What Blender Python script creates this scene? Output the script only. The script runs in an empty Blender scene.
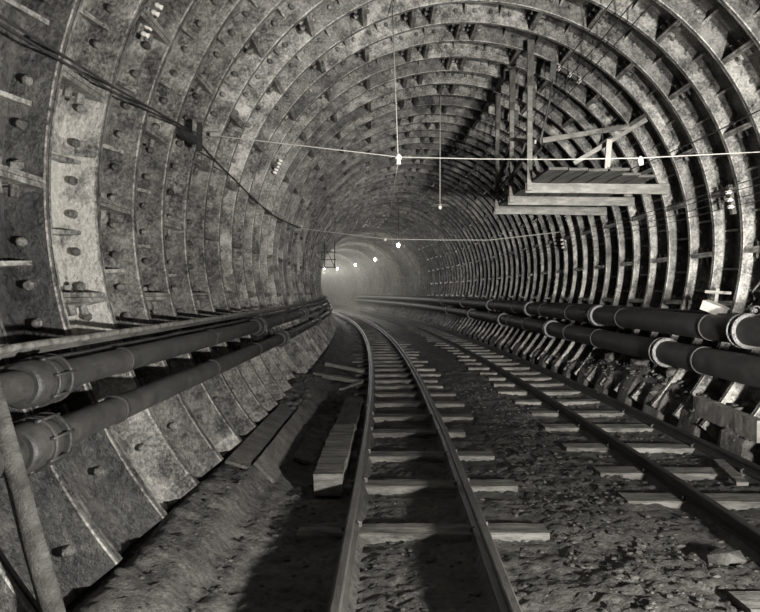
import bpy, math, random
from mathutils import Vector, Matrix, noise
from math import sin, cos, pi, radians as rad, exp
random.seed(6)
SC = bpy.context.scene
COL = SC.collection

# ---------------------------------------------------------------- geometry of the tunnel
R = 3.28            # inner edge of the iron flanges
RS = 3.54           # skin of the lining
CZ = 2.503          # height of the tunnel axis
S0 = 5.99           # the bore is straight up to here ...
RC = 317.0          # ... then bends left with this radius
W = 0.75            # ring width
PH = 9.656          # a ring joint lies at this station

def P(s, u, z):
    """station along the tunnel, offset to the right, height -> world point"""
    if s < S0:
        return Vector((u, s, z))
    a = (s - S0) / RC
    return Vector((-RC + (RC + u) * cos(a), S0 + (RC + u) * sin(a), z))

def PR(s, r, deg):
    a = rad(deg)
    return P(s, r * cos(a), CZ + r * sin(a))

# ---------------------------------------------------------------- materials
def new_mat(name):
    m = bpy.data.materials.new(name); m.use_nodes = True
    nt = m.node_tree; nt.nodes.clear()
    o = nt.nodes.new('ShaderNodeOutputMaterial'); b = nt.nodes.new('ShaderNodeBsdfPrincipled')
    nt.links.new(b.outputs[0], o.inputs[0])
    return m, nt, b

def N(nt, t, **k):
    n = nt.nodes.new(t)
    for a, v in k.items():
        if a in n.inputs: n.inputs[a].default_value = v
        else: setattr(n, a, v)
    return n

def math_node(nt, op, a, b=None, c=None):
    n = nt.nodes.new('ShaderNodeMath'); n.operation = op
    for i, v in enumerate((a, b, c)):
        if v is None: continue
        if isinstance(v, (int, float)): n.inputs[i].default_value = v
        else: nt.links.new(v, n.inputs[i])
    return n.outputs[0]

def noise_out(nt, co, scale, detail=6, rough=.6):
    n = N(nt, 'ShaderNodeTexNoise', Scale=scale, Detail=detail, Roughness=rough)
    nt.links.new(co, n.inputs['Vector']); return n.outputs['Fac']

def ramp(nt, fac, stops):
    r = nt.nodes.new('ShaderNodeValToRGB'); e = r.color_ramp.elements
    while len(e) < len(stops): e.new(.5)
    for el, (p, v) in zip(e, stops):
        el.position = p; el.color = (v, v * .96, v * .87, 1)
    nt.links.new(fac, r.inputs[0]); return r.outputs[0]

def surf(name, lo, hi, scale=6, rough=.6, bump=.3, bscale=40, metal=0., spec=.5, stretch=(1, 1, 1), tone=False, stain=False, fine=.5):
    m, nt, b = new_mat(name)
    tc = nt.nodes.new('ShaderNodeTexCoord'); mp = N(nt, 'ShaderNodeMapping'); mp.inputs['Scale'].default_value = stretch
    nt.links.new(tc.outputs['Object'], mp.inputs[0]); co = mp.outputs[0]
    n1 = noise_out(nt, co, scale, 8, .65); n2 = noise_out(nt, co, scale * 7, 6, .7)
    if tone:
        big = noise_out(nt, co, scale * .35, 4, .6)
        n1 = math_node(nt, 'ADD', math_node(nt, 'MULTIPLY', n1, .7), math_node(nt, 'MULTIPLY', big, .3))
    mix = math_node(nt, 'ADD', math_node(nt, 'MULTIPLY', n1, 1 - fine * .5), math_node(nt, 'MULTIPLY', n2, fine * .5))
    col = ramp(nt, mix, [(.42, lo), (.50, lo * .6 + hi * .4), (.59, hi)] if tone else [(.36, lo), (.52, (lo + hi) / 2), (.66, hi)])
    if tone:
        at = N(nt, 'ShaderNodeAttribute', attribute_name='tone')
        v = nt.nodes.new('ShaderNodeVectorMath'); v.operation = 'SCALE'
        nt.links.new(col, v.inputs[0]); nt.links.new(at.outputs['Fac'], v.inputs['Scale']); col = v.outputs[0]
    if stain:
        at = N(nt, 'ShaderNodeAttribute', attribute_name='stain')
        n3 = noise_out(nt, co, 3.2, 7, .68)
        f = math_node(nt, 'MULTIPLY', math_node(nt, 'SUBTRACT', math_node(nt, 'ADD', n3, at.outputs['Fac']), .86), 7.)
        f = math_node(nt, 'MINIMUM', math_node(nt, 'MAXIMUM', f, 0.), .9)
        mx = nt.nodes.new('ShaderNodeMix'); mx.data_type = 'RGBA'
        nt.links.new(f, mx.inputs[0]); nt.links.new(col, mx.inputs[6])
        wc = ramp(nt, n2, [(.3, .38), (.6, .62), (.8, .7)]); nt.links.new(wc, mx.inputs[7]); col = mx.outputs[2]
    nt.links.new(col, b.inputs['Base Color'])
    b.inputs['Roughness'].default_value = rough; b.inputs['Metallic'].default_value = metal
    b.inputs['Specular IOR Level'].default_value = spec
    rr = math_node(nt, 'ADD', math_node(nt, 'MULTIPLY', n2, .5), rough - .25); nt.links.new(rr, b.inputs['Roughness'])
    if bump:
        n4 = noise_out(nt, co, bscale, 8, .7)
        n5 = math_node(nt, 'ADD', n4, math_node(nt, 'MULTIPLY', n1, 2.))
        bp = N(nt, 'ShaderNodeBump', Strength=bump, Distance=.03 if tone else .02); nt.links.new(n5, bp.inputs['Height'])
        nt.links.new(bp.outputs[0], b.inputs['Normal'])
    return m

def glow(name, strength):
    m = bpy.data.materials.new(name); m.use_nodes = True; nt = m.node_tree; nt.nodes.clear()
    o = nt.nodes.new('ShaderNodeOutputMaterial'); e = N(nt, 'ShaderNodeEmission', Strength=strength)
    e.inputs[0].default_value = (1, .96, .86, 1); nt.links.new(e.outputs[0], o.inputs[0]); return m

M = dict(
    iron=surf('tunnel_iron', .035, .40, 5.2, .42, 1.0, 20, spec=.6, tone=True, stain=True, fine=.8),
    pipe=surf('pipe_iron', .02, .065, 5, .5, .3, 50, spec=.5),
    pipe_dark=surf('dark_pipe_iron', .02, .05, 5, .6, .3, 50, spec=.25),  # darker, less glossy copy of the pipe iron
    flange=surf('flange_iron', .025, .08, 12, .45, .3, 60, spec=.6),
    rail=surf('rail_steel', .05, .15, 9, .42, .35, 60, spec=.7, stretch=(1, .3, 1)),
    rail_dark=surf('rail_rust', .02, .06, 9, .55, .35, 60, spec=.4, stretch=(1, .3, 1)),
    muddy=surf('muddy_plank', .06, .24, 4, .8, 1.0, 30, spec=.25, fine=.9),
    tie=surf('tie_timber', .06, .34, 5, .8, .8, 45, spec=.2, stretch=(.5, 2.2, 2.2)),
    wood=surf('sawn_timber', .10, .26, 6, .8, .5, 45, spec=.2, stretch=(.6, 2, 2)),
    wood_light=surf('fresh_timber', .24, .42, 6, .8, .4, 45, spec=.2),
    wood_dark=surf('weathered_timber', .04, .16, 5, .8, .8, 45, spec=.2, stretch=(2, .4, 2)),
    dirt=surf('muck', .025, .19, 2.6, .66, 1.0, 34, spec=.4, fine=1.1),
    stone=surf('broken_stone', .025, .15, 5, .75, .6, 30, spec=.35),
    rope=surf('cable_rubber', .015, .05, 20, .6, .2, 60),
    wire=surf('bright_wire', .3, .5, 20, .5, 0, 60),
    porcelain=surf('porcelain', .75, .85, 9, .3, 0, 60),
    lamp_metal=surf('lamp_shade_enamel', .3, .6, 9, .4, 0, 60),
    bulb=glow('bulb_glow', 45.0),
)

# ---------------------------------------------------------------- mesh builder
class MB:
    def __init__(s): s.v = []; s.f = []; s.tone = []; s.stain = []; s.smooth = []
    def add(s, vs, fs, tone=1., stain=0., smooth=False):
        o = len(s.v); s.v += [Vector(v) for v in vs]
        for f in fs:
            s.f.append([i + o for i in f]); s.tone.append(tone); s.stain.append(stain); s.smooth.append(smooth)
    def hexa(s, c, **k):   # c: 8 corners, bottom loop then top loop
        s.add(c, [(3, 2, 1, 0), (4, 5, 6, 7), (0, 1, 5, 4), (1, 2, 6, 5), (2, 3, 7, 6), (3, 0, 4, 7)], **k)
    def beam(s, p0, p1, w, h, up=Vector((0, 0, 1)), n=1, jit=0., **k):
        p0 = Vector(p0); p1 = Vector(p1); d = (p1 - p0).normalized(); x = d.cross(up).normalized(); y = x.cross(d)
        vs = []; fs = []
        for i in range(n + 1):
            c = p0.lerp(p1, i / n)
            for a, b in ((-1, -1), (1, -1), (1, 1), (-1, 1)):
                q = c + x * a * w / 2 + y * b * h / 2
                if jit: q += (noise.noise_vector(q * 9) * jit)
                vs.append(q)
        for i in range(n):
            for j in range(4):
                a = i * 4 + j; b = i * 4 + (j + 1) % 4; fs.append((a, b, b + 4, a + 4))
        fs += [(3, 2, 1, 0), tuple(n * 4 + j for j in range(4))]
        s.add(vs, fs, **k)
    def tube(s, pts, r, n=8, cap=True, smooth=True, **k):
        pts = [Vector(p) for p in pts]; rs = r if isinstance(r, (list, tuple)) else [r] * len(pts)
        vs = []; fs = []
        for i, p in enumerate(pts):
            d = (pts[min(i + 1, len(pts) - 1)] - pts[max(i - 1, 0)]).normalized()
            up = Vector((0, 0, 1)) if abs(d.z) < .95 else Vector((1, 0, 0))
            x = d.cross(up).normalized(); y = x.cross(d)
            for j in range(n):
                a = 2 * pi * j / n; vs.append(p + (x * cos(a) + y * sin(a)) * rs[i])
        for i in range(len(pts) - 1):
            for j in range(n):
                a = i * n + j; b = i * n + (j + 1) % n; fs.append((a, b, b + n, a + n))
        s.add(vs, fs, smooth=smooth, **k)
        if cap:
            o = len(s.v) - len(vs)
            for f in (tuple(range(n - 1, -1, -1)), tuple((len(pts) - 1) * n + j for j in range(n))):
                s.f.append([i + o for i in f]); s.tone.append(k.get('tone', 1.)); s.stain.append(0.); s.smooth.append(False)
    def stone(s, c, r, seed, flat=.7):
        vs = []; fs = []
        t = (1 + 5 ** .5) / 2
        base = [(-1, t, 0), (1, t, 0), (-1, -t, 0), (1, -t, 0), (0, -1, t), (0, 1, t), (0, -1, -t), (0, 1, -t), (t, 0, -1), (t, 0, 1), (-t, 0, -1), (-t, 0, 1)]
        rnd = random.Random(seed); m = Matrix.Rotation(rnd.uniform(0, 6.28), 3, Vector((rnd.uniform(-1, 1), rnd.uniform(-1, 1), 1)).normalized())
        sc = Vector((rnd.uniform(.7, 1.4), rnd.uniform(.7, 1.3), rnd.uniform(.6, .9)))
        for b in base:
            q = m @ (Vector(b).normalized() * rnd.uniform(.75, 1.15)); vs.append(Vector(c) + Vector((q.x * sc.x, q.y * sc.y, q.z * sc.z * flat)) * r)
        fs = [(0, 11, 5), (0, 5, 1), (0, 1, 7), (0, 7, 10), (0, 10, 11), (1, 5, 9), (5, 11, 4), (11, 10, 2), (10, 7, 6), (7, 1, 8), (3, 9, 4), (3, 4, 2), (3, 2, 6), (3, 6, 8), (3, 8, 9), (4, 9, 5), (2, 4, 11), (6, 2, 10), (8, 6, 7), (9, 8, 1)]
        s.add(vs, fs)
    def build(s, name, mat, parent=None, loc=None, attrs=False):
        base = Vector(loc) if loc is not None else (parent['_w'].copy() if False else (WLOC.get(parent.name, Vector((0, 0, 0))) if parent else Vector((0, 0, 0))))
        me = bpy.data.meshes.new(name)
        me.from_pydata([tuple(v - base) for v in s.v], [], s.f)
        me.polygons.foreach_set('use_smooth', s.smooth)
        if attrs:
            for nm, d in (('tone', s.tone), ('stain', s.stain)):
                a = me.attributes.new(nm, 'FLOAT', 'FACE'); a.data.foreach_set('value', d)
        me.materials.append(M[mat]); me.update()
        o = bpy.data.objects.new(name, me); COL.objects.link(o)
        if parent is not None: o.parent = parent
        else: o.location = base
        WLOC[o.name] = base
        return o
WLOC = {}

def tag(o, label=None, cat=None, group=None, kind=None):
    if label: o['label'] = label
    if cat: o['category'] = cat
    if group: o['group'] = group
    if kind: o['kind'] = kind
    return o

def empty(name, loc, label, cat, group=None):
    o = bpy.data.objects.new(name, None); COL.objects.link(o); o.location = loc; o.empty_display_size = .1
    WLOC[o.name] = Vector(loc)
    return tag(o, label, cat, group)

# ---------------------------------------------------------------- the iron lining
def joints(k):
    """angles of the longitudinal joints of ring k; the narrow key sits at the crown, left or right by turns"""
    if k % 2 == 0: a, b = 98.8, 103.9
    else: a, b = 87.0, 91.1
    out = []
    x = a
    while x > -55: out.append(x); x -= 25.25
    x = b
    while x < 235: out.append(x); x += 25.25
    return sorted(out)

def lining(name, a0, a1, label):
    mb = MB()
    K0, K1 = -15, 124
    for k in range(K0, K1):
        s0 = PH + k * W; s1 = s0 + W
        near = s0 < 23; mid = s0 < 42
        st = 2.0 if near else (3.0 if mid else 5.0)
        prof = [(s0, R + .026), (s0 + .009, R), (s0 + .034, R), (s0 + .040, R + .006), (s0 + .048, RS), (s1 - .048, RS), (s1 - .040, R + .010), (s1 - .034, R), (s1 - .009, R), (s1, R + .026)]
        js = joints(k); n = int(round((a1 - a0) / st)); st = (a1 - a0) / n
        tones = {}
        for i in range(n):
            b0 = a0 + i * st; b1 = b0 + st; mdl = (b0 + b1) / 2
            seg = sum(1 for j in js if j < mdl)
            if seg not in tones:
                rr = random.Random(k * 97 + seg * 13)
                tones[seg] = (rr.uniform(.5, 1.3), max(0, rr.gauss(.05, .12)))
            t, sn = tones[seg]
            if k <= -8: t *= .42; sn = 0  # nearest rings painted darker for the light falloff
            if k == -7 and 175 < mdl < 197: sn = .52
            elif k == -7 and 166 < mdl < 172: sn = .36
            elif k == -7: sn = min(sn, .12)
            if k == -6 and 150 < mdl < 162: sn = .33
            if k == -2 and 150 < mdl < 172: sn = .38
            if k == -1 and 176 < mdl < 190: sn = .38
            if mdl < 40: sn *= .3
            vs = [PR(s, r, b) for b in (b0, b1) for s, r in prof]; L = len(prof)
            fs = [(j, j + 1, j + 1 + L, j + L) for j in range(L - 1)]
            mb.add(vs, [fs[1], fs[7]], tone=t * .4 + .38, stain=sn * .7)  # inner flange edges darkened, their shade put into the tone
            mb.add(vs, [fs[0], fs[8]], tone=.3)  # groove shadow put into the tone
            mb.add(vs, [fs[2], fs[6]], tone=1.45)  # painted highlight along the flange corners
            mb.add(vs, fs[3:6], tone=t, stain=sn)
        if not mid: continue
        sf = s1 - .044
        for j in js:
            if j < a0 or j >= a1 or j > 207 or j < -24: continue
            t = 1.0 if s0 < 14 else (.5 if s0 < 22 else .25)  # far plates painted darker to keep down their sparkle
            for sd in (-1, 1):      # two cheek plates of the joint
                c = j + sd * .30; h = .26
                q = [PR(s, r, c + e * h) for r in (R + .004, RS) for s, e in ((s0 + .03, -1), (s1 - .03, -1), (s1 - .03, 1), (s0 + .03, 1))]
                mb.hexa(q, tone=t)
            if s0 < 30:
                for sb in (.19, .375, .56):
                    for sd in (-1, 1):
                        p0 = PR(s0 + sb, R + .12, j + sd * .5); p1 = PR(s0 + sb, R + .12, j + sd * 1.75)
                        mb.tube([p0, p1], .030, 6, smooth=False, tone=.8)
        if s0 > 30: continue
        # bolts through the circumferential flange and short gussets between them
        for a, b in zip([js[0] - 25.25] + js, js + [js[-1] + 25.25]):
            span = b - a
            if span < 8: offs = [.5]; gus = []
            else: offs = [.075, .24, .42, .58, .76, .925]; gus = [.33, .67]
            for o_ in offs:
                g = a + o_ * span
                if not (a0 <= g < a1): continue
                if random.random() < .05 or g < -24 or (g > 203 and random.random() < .5): continue
                p0 = PR(sf + .003, R + .160, g); p1 = PR(sf - .018, R + .160, g); p2 = PR(sf - .042, R + .160, g); p3 = PR(sf - .050, R + .160, g)
                r = .029
                mb.tube([p0, p1, p2, p3], [r * 1.15, r * 1.1, r * .85, r * .45], 7 if s0 < 12 else 6, smooth=False, tone=random.uniform(.4, .9))
            for o_ in gus:
                g = a + o_ * span
                if not (a0 <= g < a1) or g > 203 or g < -24: continue
                h = .24
                r0 = R + .115; d = .34
                lo = [PR(sf, r0, g - h), PR(sf, RS, g - h), PR(sf - d, RS, g - h)]; hi = [PR(sf, r0, g + h), PR(sf, RS, g + h), PR(sf - d, RS, g + h)]
                mb.add(lo + hi, [(0, 1, 2), (5, 4, 3), (0, 2, 5, 3), (0, 3, 4, 1), (1, 4, 5, 2)], tone=1.15, stain=.1)
                # small mating rib on the near flange
                sn_ = s0 + .042
                lo = [PR(sn_, R + .12, g - h), PR(sn_, RS, g - h), PR(sn_ + .16, RS, g - h)]; hi = [PR(sn_, R + .12, g + h), PR(sn_, RS, g + h), PR(sn_ + .16, RS, g + h)]
                mb.add(lo + hi, [(2, 1, 0), (3, 4, 5), (3, 5, 2, 0), (1, 4, 3, 0), (2, 5, 4, 1)], tone=1.0)
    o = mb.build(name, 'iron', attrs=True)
    return tag(o, label, None, None, 'structure')

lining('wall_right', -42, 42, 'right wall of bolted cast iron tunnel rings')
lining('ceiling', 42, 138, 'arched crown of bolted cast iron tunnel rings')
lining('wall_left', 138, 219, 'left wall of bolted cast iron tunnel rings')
mb = MB(); c = [PR(PH + 124 * W, 3.9, a) for a in range(0, 360, 10)]; mb.add(c, [tuple(range(36))])
tag(mb.build('wall_back', 'iron', attrs=True), 'dark far end of the bore', None, None, 'structure')

# ---------------------------------------------------------------- floor
PROF = [(-3.6, .08), (-3.0, .10), (-2.78, .18), (-2.60, .32), (-2.40, .27), (-2.18, .11), (-2.0, .05), (-1.75, .045), (-1.4, .02), (-.95, .035), (-.45, .03), (0, .045), (.4, .055), (.9, .04),
        (1.4, .03), (2.0, .035), (2.41, .06), (2.49, .36), (2.60, .45), (2.80, .52), (2.95, .54), (3.6, .54)]
TIES_L = [2.8, 5.13, 6.38, 7.57, 8.85, 9.98, 11.2, 12.3, 13.3]
TIES_R = [3.9, 5.95, 6.88, 8.0, 9.2, 10.3, 11.4, 12.5, 13.6]
while TIES_L[-1] < 62: TIES_L.append(TIES_L[-1] + random.uniform(.85, 1.1))
while TIES_R[-1] < 62: TIES_R.append(TIES_R[-1] + random.uniform(.9, 1.15))

def base(u):
    for (a, x), (b, y) in zip(PROF, PROF[1:]):
        if u <= b:
            t = max(0, (u - a) / (b - a)); t = t * t * (3 - 2 * t); return x + (y - x) * t
    return PROF[-1][1]

def ground(s, u):
    z = base(u + .08 * noise.noise(Vector((s * .6, 3, 0))))
    p = Vector((u, s, 0))
    z += .030 * noise.noise(p * 1.3) + .024 * noise.noise(p * 3.7) + .020 * abs(noise.noise(p * 8)) + .014 * noise.noise(p * 17) + .008 * noise.noise(p * 34)
    if u > 2.48:      # broken muck heaped at the foot of the right wall
        z += min(1, (u - 2.48) / .3) * (.07 * noise.noise(p * 2.2) + .06 * abs(noise.noise(p * 6)) + .03 * noise.noise(p * 15))
    if u > 2.5: z += .20 * exp(-((s - 11.2) / 2.0) ** 2) * min(1, (u - 2.5) / .2)
    if u < -1.9: z += .16 * exp(-((s - 11.3) / 1.2) ** 2) * min(1, (-1.9 - u) / .5)
    z += .010 * noise.noise(p * 60)
    if u < -1.5: z += .020 * abs(noise.noise(p * 19)) + .016 * noise.noise(p * 9 + Vector((3, 3, 0)))
    if u < -1.9: z += min(1, (-1.9 - u) / .3) * .02 * noise.noise(p * 5)
    # rough clods between the tracks
    if .1 < u < 1.2: z += .035 * abs(noise.noise(p * 7 + Vector((5, 0, 0)))) * (1 if s < 12 else .6)
    z += .022 * abs(noise.noise(p * 12 + Vector((1, 7, 0)))) - .006
    for a, b in ((-1.45, -.45), (1.38, 2.4)):
        if a < u < b: z = min(z, .085) - .01
    for a, b, ties in ((-1.9, .08, TIES_L), (.85, 2.6, TIES_R)):
        if a < u < b:
            for t in ties:
                if t - .02 < s < t + .28: z = min(z, .07)
                elif t - .30 < s <= t - .02: z = min(z, .035 + .02 * noise.noise(p * 6))   # scooped in front of each tie
    for a in (-1.422, -.478, 1.41, 2.36):     # muck raised to each rail foot, added to block light underneath
        if abs(u - a) < .06: z = .083
    return z

mb = MB()
ss = []; s = .4
while s < 100:
    ss.append(s); s += .035 if s < 10 else (.06 if s < 18 else (.14 if s < 32 else .6))
us = [-3.5 + i * .035 for i in range(201)]
vs = [P(s, u, ground(s, u)) for s in ss for u in us]; L = len(us)
fs = [(i * L + j, i * L + j + 1, (i + 1) * L + j + 1, (i + 1) * L + j) for i in range(len(ss) - 1) for j in range(L - 1)]
mb.add(vs, fs, smooth=True)
tag(mb.build('floor', 'dirt'), 'muck covered tunnel floor', None, None, 'structure')

# loose broken stone nobody could count
mb = MB(); rr = random.Random(4)
def scatter(n, s0, s1, u0, u1, r0, r1, avoid=True):
    for i in range(n):
        s = s0 + (s1 - s0) * rr.random() ** 1.5; u = rr.uniform(u0, u1); r = r0 + (r1 - r0) * rr.random() ** 3
        if avoid and any(abs(u - a) < .09 + r for a in (-1.422, -.478, 1.41, 2.36)): continue
        mb.stone(P(s, u, ground(s, u) + r * .15), r, i * 7 + int(s0 * 100) + int(u0 * 10) * 1000)
scatter(1500, 3.0, 14, .05, 1.0, .008, .030)
scatter(500, 3.0, 8, -.42, 1.3, .008, .036)
scatter(700, 3.0, 14, -1.4, -.5, .006, .025)
scatter(900, 3.5, 16, 1.45, 2.32, .008, .034)
scatter(1500, 5.5, 17, 2.46, 3.0, .010, .06)
scatter(1100, 3.0, 14, -2.5, -1.5, .006, .026)
scatter(150, 9.5, 12.5, -2.8, -2.3, .02, .09)
tag(mb.build('rubble', 'stone'), 'broken stone and muck clods strewn over the tunnel floor', 'rubble', None, 'stuff')

# ---------------------------------------------------------------- tracks
def rail_profile():
    return [(-.052, 0), (.052, 0), (.052, .012), (.012, .024), (.010, .075), (.029, .084), (.029, .105), (.020, .112), (-.020, .112), (-.029, .105), (-.029, .084), (-.010, .075), (-.012, .024), (-.052, .012)]

def track(us_, ties, left_u, right_u, label, mat, seed):
    rr = random.Random(seed)
    root = empty('railway_track', P(3, sum(us_) / 2, .09), label, 'railway track')
    for u0 in us_:
        mb = MB(); prof = rail_profile(); n = len(prof); vs = []
        st = [2.0 + i * .35 for i in range(180)]
        for s in st:
            w = .006 * noise.noise(Vector((s * .5, u0 * 3, 1)))
            vs += [P(s, u0 + w + a, .088 + b) for a, b in prof]
        fs = [(i * n + j, i * n + (j + 1) % n, (i + 1) * n + (j + 1) % n, (i + 1) * n + j) for i in range(len(st) - 1) for j in range(n)]
        mb.add(vs, fs + [tuple(range(n))])
        rail = mb.build('rail', mat, root)
        # fish plates at a rail joint, spikes at the ties
        for t in ties[1:6]:
            for sd in (-1, 1):
                p = P(t + .10 + .05 * sd, u0 + sd * .062, .085); mb = MB()
                mb.beam(p, p + Vector((0, 0, .035)), .022, .022, up=Vector((0, 1, 0)))
                mb.beam(p + Vector((.012, 0, .036)), p + Vector((-sd * .022, 0, .040)), .026, .014)
                mb.build('rail_spike', mat, rail)
    for t in ties:
        a = left_u + rr.uniform(-.09, .12); b = right_u + rr.uniform(-.22, .08)
        if len(ties) and abs(t - 5.13) < .01: a, b = left_u, .03
        if right_u < 1 and abs(t - 6.38) < .01: b = .02
        skew = rr.uniform(-.05, .05)
        mb = MB(); d = .26 + rr.uniform(-.04, .03); tz = .088 + rr.uniform(-.006, .004)
        nn = 18; vs = []; fs = []
        sec = [(0, -.10), (0, 0), (.0, 0), (0, 0)]
        for i in range(nn + 1):
            f = i / nn; u = a + (b - a) * f
            for (ds, dz) in ((0, -.12), (0, -.012), (.012, 0), (d - .012, 0), (d, -.012), (d, -.12)):
                q = P(t + ds + skew * (f - .5), u, tz + dz)
                q += noise.noise_vector(q * 7 + Vector((seed, 0, 0))) * .010
                if ds in (.012, d - .012): q.z = min(q.z, .088)
                vs.append(q)
        for i in range(nn):
            for j in range(6):
                fs.append((i * 6 + j, (i + 1) * 6 + j, (i + 1) * 6 + (j + 1) % 6, i * 6 + (j + 1) % 6))
        fs += [tuple(range(6)), tuple(nn * 6 + 5 - j for j in range(6))]
        mb.add(vs, fs); mb.build('tie', 'tie', root)
    return root

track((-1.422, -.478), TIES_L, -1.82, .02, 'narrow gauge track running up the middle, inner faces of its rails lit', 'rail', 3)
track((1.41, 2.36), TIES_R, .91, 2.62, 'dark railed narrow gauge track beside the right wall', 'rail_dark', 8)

# ---------------------------------------------------------------- pipes
def run(s0, s1, r, deg, step=.6, **k):
    n = max(2, int((s1 - s0) / step)); return [PR(s0 + (s1 - s0) * i / n, r, deg) for i in range(n + 1)]

def ringed(mb, s, r, deg, rr_, th, n=28):
    mb.tube([PR(s, r, deg), PR(s + .004, r, deg), PR(s + th - .004, r, deg), PR(s + th, r, deg)], [rr_ - .008, rr_, rr_, rr_ - .008], n, smooth=False)

def pipe(label, deg, rc, r, s0, s1, joints_, kind, mat):
    root = empty('pipe_line', PR(max(s0, 3), rc, deg), label, 'pipe')
    mb = MB(); mb.tube(run(s0, s1, rc, deg), r, 28); mb.build('pipe_barrel', mat, root)
    for j in joints_:
        mb = MB()
        if kind == 'flange':
            ringed(mb, j, rc, deg, r + .042, .03)
            mb.tube([PR(j + .02, rc, deg), PR(j + .13, rc, deg)], r + .015, 28)
            f = mb.build('flange', 'flange', root)
            m2 = MB(); ringed(m2, j + .12, rc, deg, r + .042, .03); m2.build('flange', 'flange', root)
            b = MB(); c = PR(j - .02, rc, deg); d = (PR(j + .18, rc, deg) - c)
            x = d.normalized().cross(Vector((0, 0, 1))).normalized(); y = x.cross(d.normalized())
            for i in range(8):
                a = i * pi / 4 + .2; q = c + (x * cos(a) + y * sin(a)) * (r + .030); b.tube([q, q + d], .009, 6)
            b.build('flange_bolts', 'flange', f)
        else:
            mb.tube([PR(j - .30, rc, deg), PR(j - .28, rc, deg), PR(j - .06, rc, deg), PR(j + .02, rc, deg)], [r + .02, r + .035, r + .035, r + .02], 28)
            sl = mb.build('coupling_sleeve', mat, root)
            b = MB()
            for q in (-.14, 0):
                b = MB(); ringed(b, j + q, rc, deg, r + .052, .022); cr = b.build('clamp_ring', mat, root)
            b = MB()
            c = PR(j - .17, rc, deg); d = (PR(j + .05, rc, deg) - c); x = d.normalized().cross(Vector((0, 0, 1))).normalized(); y = x.cross(d.normalized())
            for i in range(7):
                a = i * 2 * pi / 7 + .3; q = c + (x * cos(a) + y * sin(a)) * (r + .045); b.tube([q, q + d], .008, 6)
            b.build('clamp_bolts', mat, root)
    return root

p1 = pipe('upper of the two pipes along the left wall, below the thin ledge', -159.2, 3.11, .078, 1.5, 70, (3.63, 9.5, 15.4, 21.3, 27.), 'sleeve', 'pipe')
p2 = pipe('lower of the two pipes along the left wall', -154.0, 3.11, .078, 1.5, 70, (3.36, 11.0, 18., 25.), 'sleeve', 'pipe')
p3 = pipe('fat upper pipe with bolted flanges along the right wall', -21.0, 3.02, .158, 4.5, 75, (7.8, 13.05, 18.55, 24.0, 29.5, 35), 'flange', 'pipe_dark')
p4 = pipe('fat lower pipe with bolted flanges along the right wall', -29.4, 2.98, .158, 4.5, 75, (9.5, 15.6, 21.0, 26.5, 32), 'flange', 'pipe_dark')
def strap(root, deg, rc, r, s, mat):
    mb = MB(); mb.tube([PR(s, rc, deg), PR(s + .05, rc, deg)], r + .008, 28)
    a = PR(s + .025, rc + r * .5, deg); b = PR(s + .025, R + .03, deg); mb.beam(a, b, .05, .03)
    mb.build('hanger_strap', mat, root)
for s in (8.7, 11.8, 14.9, 17.2, 20.3, 23): strap(p3, -21.0, 3.02, .158, s, 'pipe_dark')
for s in (8.4, 12.4, 14.2, 18.0, 20): strap(p4, -29.4, 2.98, .158, s, 'pipe_dark')
for s in (4.6, 6.9, 9.2, 11.4, 14.4, 17.4): strap(p1, -159.2, 3.11, .078, s, 'pipe')
for s in (4.2, 6.5, 8.7, 12.4, 15.4, 18.4): strap(p2, -154.0, 3.11, .078, s, 'pipe')

# ledges that carry cables over the pipes
def ledge(name, u0, u1, z, h, s0, s1, label, cat, mat, rise=0., grp=None):
    mb = MB(); s = s0
    while s < s1:
        e = min(s + 4.2 + random.uniform(-.4, .4), s1); j = random.uniform(-.008, .008)
        n = 4
        for i in range(n):
            a = s + (e - .02 - s) * i / n; b = s + (e - .02 - s) * (i + 1) / n
            za = z + rise * (a - 4) + j; zb = z + rise * (b - 4) + j
            mb.hexa([P(a, u0, za), P(a, u1, za), P(b, u1, zb), P(b, u0, zb), P(a, u0, za + h), P(a, u1, za + h), P(b, u1, zb + h), P(b, u0, zb + h)])
        s = e
    return tag(mb.build(name, mat, loc=P(s0, (u0 + u1) / 2, z)), label, cat)
ledge('ledge_board', -3.24, -3.03, 1.52, .03, 2.0, 72, 'long narrow board ledge along the left wall above the pipes', 'ledge', 'wood_dark', .002)
ledge('ledge_board', 2.86, 3.22, 1.545, .05, 5.0, 80, 'long dark board ledge along the right wall above the fat pipes', 'ledge', 'wood_dark', .001)
mb = MB(); mb.tube([P(s, -2.985 + .006 * noise.noise(Vector((s, 0, 0))), 1.575 + .002 * (s - 4) + .006 * noise.noise(Vector((s * 1.5, 4, 0)))) for s in [1.6 + i * .3 for i in range(180)]], .020, 10)
tag(mb.build('conduit', 'tie', loc=P(2, -2.99, 1.57)), 'thin pale conduit lying on the left ledge board', 'conduit')
mb = MB(); mb.tube([P(s, -3.0 + .012 * noise.noise(Vector((s * 2, 7, 0))), 1.475 + .002 * (s - 4) + .010 * noise.noise(Vector((s * 2.2, 4, 9)))) for s in [1.6 + i * .2 for i in range(260)]], .022, 8)
tag(mb.build('cable_bundle', 'pipe', loc=P(2, -2.99, 1.47)), 'lumpy cable bundle slung under the left ledge board', 'cable')

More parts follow.
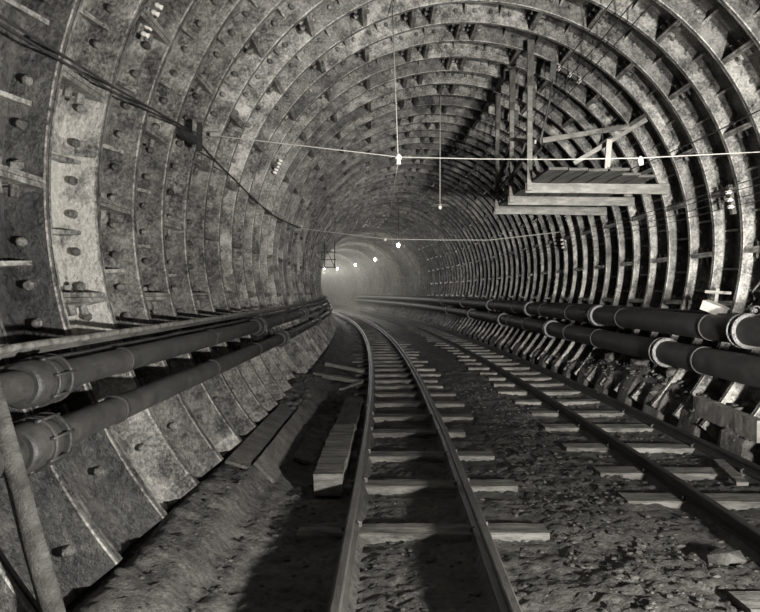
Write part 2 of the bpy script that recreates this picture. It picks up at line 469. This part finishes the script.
# ---------------------------------------------------------------- things lying on the floor
def plank(s0, u0, s1, u1, w, h, z0, z1, label, group=None, mat='wood_dark', name='plank', cat='plank', jit=.012):
    a = P(s0, u0, z0); b = P(s1, u1, z1); mb = MB(); mb.beam(a, b, w, h, n=10, jit=jit)
    o = mb.build(name, mat, loc=(a + b) / 2); return tag(o, label, cat, group)
for s0_, u_, s1_, w_, l_ in ((6.2, -2.50, 10.2, .20, 'dirty walkway plank lying closest to the foot of the left wall'), (6.35, -2.28, 10.4, .25, 'dirty walkway plank in the middle of three beside the left wall'), (7.3, -2.04, 9.9, .22, 'dirty walkway plank closest to the middle track, of three beside the left wall')):
    zz = base(u_); sl = (base(u_ + .05) - base(u_ - .05)) / .1
    mb = MB(); mb.beam(P(s0_, u_, zz + .030), P(s1_, u_ + .02, zz + .030), w_, .03, up=Vector((-sl, 0, 1)), n=14, jit=.012)
    tag(mb.build('plank', 'muddy', loc=P(s0_, u_, zz)), l_, 'plank', 'walkway planks beside the left wall')
plank(6.15, -1.685, 8.5, -1.685, .26, .19, .165, .16, 'squared timber with a pale sawn end close beside the middle track', mat='tie', name='squared_timber', cat='timber', jit=.02)
plank(8.55, -1.67, 10.9, -1.66, .25, .19, .155, .15, 'squared timber end to end behind the pale ended one beside the middle track', mat='wood_dark', name='squared_timber', cat='timber', jit=.02)
plank(13.5, -2.5, 13.2, -1.6, .18, .07, .30, .17, 'short plank lying crosswise left of the middle track, nearer of two', 'crosswise planks', 'wood')
plank(15.2, -2.4, 15.0, -1.58, .18, .07, .32, .18, 'short plank lying crosswise left of the middle track, farther of two', 'crosswise planks', 'wood')
plank(12.3, -1.95, 13.0, -1.60, .05, .04, .16, .20, 'pale stick leaning on the muck beside the middle track', None, 'wood', 'stick', 'stick')
plank(7.0, 2.535, 8.5, 2.56, .10, .22, .47, .50, 'heavy squared timber lying at the foot of the right wall, near end lit', mat='wood', name='squared_timber', cat='timber', jit=.01)
plank(6.4, 2.05, 7.3, 2.25, .10, .035, .12, .11, 'short board lying between the rails of the right track', None, 'wood', 'board_scrap', 'board')
plank(9.8, 2.62, 11.2, 2.72, .10, .04, .27, .33, 'broken board on the muck heap by the right rail', None, 'wood', 'board_scrap', 'board')
plank(7.35, 2.52, 7.9, 2.60, .12, .03, .17, .2, 'scrap of board just outside the rail near the heavy timber', None, 'wood', 'board_scrap', 'board')
for i, (s, u, r, lab) in enumerate([(4.78, -.85, .045, 'smooth stone lying between the rails of the middle track'), (4.76, 1.12, .11, 'large pale rock just left of the right track'),
                                    (9.35, -2.42, .06, 'rock at the edge of the walkway planks'), (8.9, -1.1, .035, 'small pale stone on the middle track beyond the smooth one'),
                                    (10.9, 2.75, .16, 'large rock heaped against the right wall foot'), (9.8, 2.82, .14, 'angular rock below the lower fat pipe'), (12.2, 2.76, .15, 'rock at the far side of the right muck heap')]):
    mb = MB(); c = P(s, u, ground(s, u) + r * .35); mb.stone(c, r, 50 + i, .8); tag(mb.build('rock', 'stone', loc=c), lab, 'rock')
# shovel-thrown heap of muck against the left wall
# leaning pole at the left edge
mb = MB(); a = P(2.82, -2.44, .30); b = P(2.95, -2.86, 1.62)
mb.tube([a.lerp(b, i / 8) + noise.noise_vector(Vector((i * .7, 0, 0))) * .006 for i in range(9)], [.050, .049, .047, .046, .044, .042, .040, .038, .036], 14)
tag(mb.build('wooden_pole', 'wood_dark', loc=a), 'pale round pole leaning on the lower pipe at the left edge', 'pole')

# ---------------------------------------------------------------- things on the right ledge and pipe
mb = MB(); c = PR(8.6, 3.0, -19); p = P(8.75, 2.86, 1.60)
mb.beam(p + Vector((-.07, .1, .10)), p + Vector((.10, -.10, .0)), .16, .12, n=3, jit=.01)
tag(mb.build('wood_block', 'wood_light', loc=p), 'pale wooden block tilted on the right ledge', 'block')
root = empty('marker_stake', P(9.1, 3.06, 1.59), 'small wooden stake with a cross piece standing on the right ledge', 'stake')
mb = MB(); mb.beam(P(9.1, 3.03, 1.59), P(9.1, 3.07, 1.90), .045, .03, up=Vector((0, 1, 0))); mb.build('upright', 'wood', root)
mb = MB(); mb.beam(P(9.08, 2.90, 1.86), P(9.08, 3.24, 1.84), .03, .035); mb.build('cross_piece', 'wood', root)
root = empty('valve', P(8.0, 2.93, 1.60), 'small valve with hand wheel on the right ledge at the frame edge', 'valve')
mb = MB(); mb.tube([P(8.0, 2.93, 1.59), P(8.0, 2.93, 1.70)], .035, 12); mb.tube([P(7.9, 2.93, 1.645), P(8.1, 2.93, 1.645)], .025, 12); mb.build('valve_body', 'flange', root)
mb = MB(); c = P(7.88, 2.93, 1.645); mb.tube([c + Vector((cos(a) * .05, 0, sin(a) * .05)) for a in [i * 2 * pi / 20 for i in range(21)]], .010, 8); mb.build('hand_wheel', 'flange', root)
mb = MB(); mb.tube([P(8.0, 2.93, 1.70), P(8.02, 2.98, 1.78), P(8.0, 2.94, 1.86), P(8.0, 3.05, 1.99)], .014, 8); mb.build('stem', 'flange', root)

# ---------------------------------------------------------------- hanging scaffold
frames = []
for i, (s, lab) in enumerate([(10.98, 'nearest of three hanging timber scaffold brackets at the upper right'), (12.45, 'middle one of three hanging timber scaffold brackets'), (13.9, 'farthest of three hanging timber scaffold brackets')]):
    root = empty('scaffold_bracket', P(s, 1.035, 3.39), lab, 'scaffold bracket', 'hanging scaffold brackets')
    mb = MB(); mb.beam(P(s, .985, 3.465), P(s, 3.20, 3.445), .06, .15, n=8, jit=.008); mb.build('bearer', 'wood', root)
    mb = MB(); mb.beam(P(s - .06, 1.035, 3.42), P(s - .06, 1.035, 5.22), .075, .05, up=Vector((0, 1, 0)), n=6, jit=.004); mb.build('hanger_post', 'wood', root)
    mb = MB(); mb.beam(P(s - .10, 1.035, 5.02), P(s - .10, 1.035, 5.70), .10, .05, up=Vector((0, 1, 0)), n=4, jit=.004); mb.build('top_splice', 'wood_dark', root)
    # bent iron hanger to the lining
    mb = MB(); sb = s + .02
    mb.beam(P(sb, 1.42, 5.42), P(sb, 1.40, 5.12), .09, .03, up=Vector((0, 1, 0)))
    mb.tube([P(sb, 1.40, 5.15), P(sb, 1.36, 4.80), P(sb, 1.28, 4.45), P(sb, 1.22, 4.20), P(sb, 1.24, 4.08), P(sb, 1.12, 3.95), P(sb, 1.04, 3.90)], .018, 8)
    mb.build('iron_hanger', 'flange', root)
    frames.append(root)
# braces between brackets
def bar(name, a, b, w, h, mat, label, cat, group=None):
    mb = MB(); mb.beam(a, b, w, h, n=5, jit=.004); return tag(mb.build(name, mat, loc=(Vector(a) + Vector(b)) / 2), label, cat, group)
bar('brace_timber', P(10.95, 1.05, 4.12), P(12.4, 1.00, 3.80), .05, .07, 'wood_dark', 'diagonal brace between the nearest and middle scaffold brackets', 'brace')
bar('brace_timber', P(12.4, 1.0, 4.40), P(13.9, 1.0, 3.80), .05, .07, 'wood_dark', 'diagonal brace between the middle and farthest scaffold brackets', 'brace')
bar('brace_timber', P(11.0, 1.25, 4.20), P(11.1, 2.62, 4.44), .05, .075, 'wood', 'level timber strut from scaffold hanger to the iron rings', 'brace')
bar('brace_timber', P(10.3, 1.55, 3.72), P(10.1, 2.52, 4.30), .06, .06, 'wood', 'slanting timber crossing above the scaffold deck', 'brace')
bar('loose_batten', P(10.9, 1.12, 4.16), P(11.9, .93, 4.42), .03, .06, 'wood_light', 'pale batten leaning beside the nearest scaffold post', 'batten')
bar('loose_batten', P(11.0, 1.14, 3.95), P(11.2, 1.28, 3.62), .03, .06, 'wood_light', 'pale batten end standing on the deck by the nearest post', 'batten')
mb = MB(); mb.beam(P(10.0, 1.93, 3.575), P(10.0, 1.96, 4.0), .075, .05, up=Vector((0, 1, 0)), n=3)
tag(mb.build('upright_board', 'wood_light', loc=P(10.0, 1.93, 3.57)), 'short pale upright board standing on the scaffold deck', 'board')
# deck boards lying across the bearers
place = ['at the open end of the deck', 'second from the open end', 'third from the open end', 'fourth from the open end', 'fifth from the open end', 'sixth, beside the iron rings']
for i in range(6):
    u = 1.06 + .14 + i * .283; n0 = 9.80 + (0, .02, .06, .0, .35, .5)[i]
    a = P(n0, u, 3.560 - .004 * i); b = P(14.6, u, 3.565 - .004 * i); mb = MB(); mb.beam(a, b, .262, .036, n=8, jit=.004)
    tag(mb.build('deck_board', 'wood_dark', loc=a), 'scaffold deck board ' + place[i], 'board', 'deck boards of the hanging scaffold')
# boards resting a little back, pale bottom edge at the wall side
# small gantry far on the left
root = empty('far_scaffold', P(28, -2.8, 2.8), 'small dark scaffold frame far off on the left wall', 'scaffold', None)
mb = MB()
for u in (-2.60, -3.0): mb.tube([P(28, u, 2.8), P(28, u, 3.9)], .02, 6)
mb.build('post', 'wood_dark', root)
mb = MB()
for z in (2.85, 3.15, 3.45): mb.tube([P(28, -3.15, z), P(28, -2.55, z)], .018, 6)
mb.tube([P(28, -2.6, 2.85), P(28, -2.95, 3.6)], .015, 6)
mb.build('rung', 'wood_dark', root)

# ---------------------------------------------------------------- wires, cables, insulators
def line(name, pts, r, mat, label, cat, group=None, sag=0., n=14):
    pts = [Vector(p) for p in pts]; out = []
    for a, b in zip(pts, pts[1:]):
        for i in range(n):
            t = i / n; q = a.lerp(b, t); q.z -= sag * 4 * t * (1 - t); out.append(q)
    out.append(pts[-1]); mb = MB(); mb.tube(out, r, 6); return tag(mb.build(name, mat, loc=pts[0]), label, cat, group)

sp1 = [(-3.2, 3.66), (-3.109, 3.642), (-1.034, 3.398), (-.108, 3.374), (.805, 3.367), (1.715, 3.382), (3.077, 3.448), (3.3, 3.46)]
line('span_wire', [P(8.12, u, z) for u, z in sp1], .006, 'wire', 'pale span wire stretched across the tunnel, the nearer one', 'wire', None, 0, 3)
sp2 = [(-3.28, 3.42), (-3.188, 3.411), (-1.082, 3.149), (.256, 3.127), (1.475, 3.128), (3.187, 3.326)]
line('span_wire', [P(17.2, u, z) for u, z in sp2], .0095, 'wire', 'pale span wire across the tunnel, the farther one', 'wire', None, 0, 3)
line('drop_wire', [P(9.6, -1.10, 5.78), P(8.12, -1.045, 3.40)], .006, 'wire', 'wire dropping from the crown to the nearer span wire', 'wire', None, 0, 2)
line('drop_wire', [P(8.14, -1.05, 3.32), P(17.2, -1.08, 3.15)], .006, 'wire', 'wire running back from nearer to farther span wire', 'wire', None, .03)
line('drop_wire', [P(10.1, 1.9, 3.99), P(10.2, 1.9, 5.1)], .004, 'rope', 'thin wire rising from the upright board on the deck', 'wire', None, 0, 2)
# white clamps on the nearer span wire
root = empty('wire_clamp', P(8.12, -1.04, 3.30), 'white porcelain clamp hanging at the middle of the nearer span wire', 'clamp')
mb = MB(); mb.tube([P(8.11, -1.04, 3.43), P(8.11, -1.04, 3.40), P(8.11, -1.04, 3.36), P(8.11, -1.04, 3.31)], [.018, .034, .022, .03], 10); mb.build('clamp_body', 'porcelain', root)
mb = MB(); mb.tube([P(8.11, -1.075, 3.385), P(8.11, -1.005, 3.385)], .016, 8); mb.build('clamp_bar', 'porcelain', root)
mb = MB(); q = P(8.12, 1.72, 3.33); mb.tube([q + Vector((0, 0, .07)), q + Vector((0, 0, .03)), q + Vector((.01, 0, -.03))], [.016, .032, .024], 10)
tag(mb.build('wire_clamp', 'porcelain', loc=q), 'white insulator on the nearer span wire, right of the scaffold deck', 'clamp')
mb = MB(); q = P(17.2, -1.08, 3.14); mb.tube([q + Vector((0, 0, .04)), q + Vector((0, 0, -.04))], .035, 8)
tag(mb.build('wire_clamp', 'porcelain', loc=q), 'small pale clamp on the farther span wire', 'clamp')

# heavy twin cable along the left wall
cl = [(2.2, -3.17, 3.24), (3.76, -3.17, 3.29), (5.2, -3.14, 3.34), (7.05, -3.12, 3.455)]
line('heavy_cable', [P(*q) for q in cl], .009, 'rope', 'upper strand of the dark twin cable on the left wall', 'cable', 'twin cable on the left wall', .0, 6)
line('heavy_cable', [P(q[0], q[1] + .01, q[2] - .045) for q in cl[:-1]] + [P(7.05, -3.11, 3.43)], .008, 'rope', 'lower strand of the dark twin cable on the left wall', 'cable', 'twin cable on the left wall', .0, 6)
line('heavy_cable', [P(7.1, -3.12, 3.43), P(9.1, -3.13, 3.30), P(12.5, -3.16, 3.22), P(17.0, -3.10, 3.40)], .012, 'rope', 'dark cable continuing beyond the left wall bracket to the farther span wire', 'cable', None, .02)
root = empty('cable_bracket', P(7.1, -3.22, 3.42), 'dark iron cable bracket on the left wall where twin cables end', 'bracket')
mb = MB(); mb.beam(P(7.13, -3.30, 3.50), P(7.13, -3.04, 3.42), .05, .05); mb.beam(P(7.13, -3.06, 3.28), P(7.13, -3.06, 3.56), .04, .06, up=Vector((0, 1, 0))); mb.beam(P(6.75, -3.16, 3.40), P(7.12, -3.10, 3.37), .05, .07); mb.build('bracket_arm', 'rope', root)
mb = MB(); mb.tube([P(7.04, -3.10, 3.44), P(7.10, -3.09, 3.42)], .022, 10); mb.build('eyelet', 'flange', root)
mb = MB(); q = P(8.05, -3.13, 3.64); mb.beam(q + Vector((-.05, 0, .0)), q + Vector((.07, 0, 0)), .05, .045); tag(mb.build('wire_anchor', 'wood_light', loc=q), 'pale anchor block holding the left end of the nearer span wire', 'anchor')

# porcelain knobs in groups
def knobs(pts, r, labels, group, plate=None):
    for i, q in enumerate(pts):
        d = (P(q[0], 0, CZ) - P(*q)).normalized(); c = P(*q)
        mb = MB(); mb.tube([c - d * .05, c - d * .02, c, c + d * .02], [r * .7, r, r * .7, r * .9], 8)
        tag(mb.build('insulator_knob', 'porcelain', loc=c), labels[i], 'insulator', group)
A = ['topmost', 'second', 'third', 'fourth', 'lowest']
def ang(s, r, d): a = rad(d); return (s, r * cos(a), CZ + r * sin(a))
knobs([ang(5.52, 3.33, 151.8 + 1.05 * i) for i in range(5)], .022, [A[i] + ' of five white insulator knobs high on the left wall' for i in range(5)], 'white knobs high on the left wall')
knobs([ang(11.75, 3.27, 152.3 + .95 * i) for i in range(5)], .026, [A[i] + ' white insulator knob of the farther row of five on the left wall' for i in range(5)], 'farther white knobs on the left wall')
tops = [61.8, 58.2, 55.1]
knobs([ang(11.08, 3.20, a) for a in tops], .030, [w + ' of three white knobs carrying wires at the upper right of the crown' for w in ('left one', 'middle one', 'right one')], 'white knobs at the upper right crown')
mb = MB(); mb.beam(Vector(PR(11.14, 3.25, 63.6)), Vector(PR(11.14, 3.25, 53.2)), .05, .05, up=Vector((0, 1, 0))); tag(mb.build('knob_batten', 'rope', loc=PR(11.14, 3.25, 58)), 'dark batten carrying three white knobs at the upper right crown', 'batten')
nm = ['uppermost', 'middle', 'lowest']
rw = [11.0, 9.3, 7.7]
knobs([ang(8.98, 3.19, a) for a in rw], .026, [w + ' of three white knobs on the near bracket of the right wall' for w in nm], 'white knobs on the near right wall bracket')
knobs([ang(16.9, 3.19, a) for a in rw], .026, [w + ' of three white knobs on the far bracket of the right wall' for w in nm], 'white knobs on the far right wall bracket')
for s, l in ((8.98, 'near'), (16.9, 'far')):
    mb = MB(); mb.beam(Vector(PR(s + .05, 3.25, 12.6)), Vector(PR(s + .05, 3.25, 6.0)), .05, .07, up=Vector((0, 1, 0))); tag(mb.build('knob_bracket', 'wood_dark', loc=PR(s + .05, 3.25, 9)), l + ' wooden bracket with white knobs on the right wall', 'bracket')
for i, a in enumerate(tops):
    line('lighting_wire', [PR(s, 3.185, a) for s in (6.0, 8.5, 11.05, 13.5, 16, 19.5, 23)], .008, 'rope', ('left', 'middle', 'right')[i] + ' of three thin dark wires along the upper right crown', 'wire', 'dark wires along the upper right crown', .015, 6)
for i, a in enumerate(rw):
    line('lighting_wire', [PR(s, 3.165, a) for s in (6.5, 8.95, 12.9, 16.9, 22, 28)], .005, 'rope', nm[i] + ' of three thin wires strung between the right wall knobs', 'wire', 'thin wires between the right wall knobs', .02, 6)
line('lighting_wire', [PR(s, 3.20, a) for s, a in ((6.5, 25), (10, 25.0), (13.3, 26.9), (18, 27.2))], .008, 'rope', 'single dark wire high on the right wall passing behind the scaffold', 'wire', None, .02, 6)
line('lighting_wire', [PR(s, 3.20, a) for s, a in ((6.5, 13), (10.4, 12.0), (14.2, 12.6), (18.9, 14.5))], .006, 'rope', 'single wire on the right wall just above the white knobs', 'wire', None, .02, 6)

# ---------------------------------------------------------------- lamps
root = empty('pendant_lamp', P(14.8, .012, 3.66), 'unlit pendant lamp with flat shade on a long cord under the crown', 'lamp')
mb = MB(); mb.tube([P(14.8, .01, 3.70), P(14.8, .01, 5.98)], .010, 6); mb.build('cord', 'wire', root)
mb = MB(); c = P(14.8, .012, 3.66)
mb.tube([c + Vector((0, 0, .06)), c + Vector((0, 0, .03)), c + Vector((0, 0, .012)), c], [.02, .035, .17, .20], 24); mb.build('lamp_shade', 'lamp_metal', root)
mb = MB(); mb.tube([c + Vector((0, 0, z)) for z in (.0, -.03, -.06, -.075)], [.025, .04, .03, .01], 14); mb.build('bulb', 'porcelain', root)
LL = [(32.27, .282, 4.0), (45.9, .33, 4.0), (55.1, -.14, 4.0), (63.7, -.73, 4.0), (72.5, -1.0, 4.3), (81, -1.0, 4.3)]
ord_ = ['nearest', 'second', 'third', 'fourth', 'fifth', 'sixth']
for i, (s, u, z) in enumerate(LL):
    c = P(s, u, z); root = empty('hanging_lamp', c, ord_[i] + ' of the lit bare lamps hanging down the far tunnel', 'lamp', 'lit lamps down the far tunnel')
    mb = MB(); mb.tube([c + Vector((0, 0, zz)) for zz in (.09, .07, .03, -.03, -.07, -.09)], [.03, .05, .06, .06, .05, .02], 14); mb.build('bulb', 'bulb', root)
    mb = MB(); top = CZ + (R * R - u * u) ** .5; mb.tube([c + Vector((0, 0, .14)), P(s, u, top + .02)], .012, 5); mb.build('cord', 'rope', root)
    L = bpy.data.lights.new('lamp_light', 'POINT'); L.energy = (45, 150, 340, 500, 700, 700)[i]; L.shadow_soft_size = .17; L.color = (1, .98, .93)
    o = bpy.data.objects.new('lamp_light', L); COL.objects.link(o); o.location = c + Vector((0, 0, -.20))

# ---------------------------------------------------------------- haze in the far bore
hm = bpy.data.materials.new('haze'); hm.use_nodes = True; nt = hm.node_tree; nt.nodes.clear()
o = nt.nodes.new('ShaderNodeOutputMaterial'); v = nt.nodes.new('ShaderNodeVolumePrincipled')
v.inputs['Density'].default_value = .013; v.inputs['Color'].default_value = (1, .97, .9, 1); v.inputs['Anisotropy'].default_value = .2
nt.links.new(v.outputs[0], o.inputs['Volume']); M['haze'] = hm
mb = MB(); st = [31 + i * 2.9 for i in range(25)]; n = 24; vs = []
for s in st: vs += [PR(s, 3.7, 360 * j / n) for j in range(n)]
fs = [(i * n + j, (i + 1) * n + j, (i + 1) * n + (j + 1) % n, i * n + (j + 1) % n) for i in range(len(st) - 1) for j in range(n)]
fs += [tuple(range(n)), tuple((len(st) - 1) * n + n - 1 - j for j in range(n))]
mb.add(vs, fs); tag(mb.build('haze', 'haze'), 'pale smoke haze filling the far tunnel around the lit lamps', 'haze', None, 'stuff')

# ---------------------------------------------------------------- the flash that lit the photograph, and the rest of the light
def area(name, loc, target, size, energy, col=(1, .98, .95)):
    L = bpy.data.lights.new(name, 'AREA'); L.shape = 'DISK'; L.size = size; L.energy = energy; L.color = col
    o = bpy.data.objects.new(name, L); COL.objects.link(o); o.location = loc
    o.rotation_euler = (Vector(target) - Vector(loc)).to_track_quat('-Z', 'Y').to_euler(); return o
area('flash_lamp', (1.8, .9, 1.0), (-2.4, 4.4, 1.4), .26, 640)
def spot(name, loc, target, deg, blend, energy, size=.16):
    L = bpy.data.lights.new(name, 'SPOT'); L.energy = energy; L.spot_size = rad(deg); L.spot_blend = blend; L.shadow_soft_size = size; L.color = (1, .98, .95)
    o = bpy.data.objects.new(name, L); COL.objects.link(o); o.location = loc
    o.rotation_euler = (Vector(target) - o.location).to_track_quat('-Z', 'Y').to_euler()
spot('flash_reflector', (2.0, .9, 2.4), (0.2, 20, 8.2), 68, .7, 4800)
spot('far_fill_spot', (1.8, .9, 1.15), (2.2, 24, 3.2), 34, 1, 8500)  # added narrow spot that brightens the far rings
area('fill_light', (-1.0, -1.0, 2.6), (0, 12, 3.0), .8, 9)  # added weak fill from behind the camera
w = bpy.data.worlds.new('World'); SC.world = w; w.use_nodes = True
w.node_tree.nodes['Background'].inputs[0].default_value = (.85, .82, 1, 1); w.node_tree.nodes['Background'].inputs[1].default_value = .004

# ---------------------------------------------------------------- camera
cam = bpy.data.cameras.new('camera'); cam.sensor_width = 36; cam.lens = 706 / 760 * 36; cam.clip_end = 400; cam.clip_start = .05
co = bpy.data.objects.new('camera', cam); COL.objects.link(co)
co.location = (-1.1287, 0, 1.845)
pit = (292.742 - 306) / 706
co.rotation_euler = (pi / 2 + pit, 0, .016)
SC.camera = co
SC.view_settings.view_transform = 'Standard'; SC.view_settings.look = 'None'; SC.view_settings.gamma = 1; SC.view_settings.exposure = 0
SC.view_settings.use_curve_mapping = False
SC.cycles.max_bounces = 4
SC.cycles.volume_bounces = 0
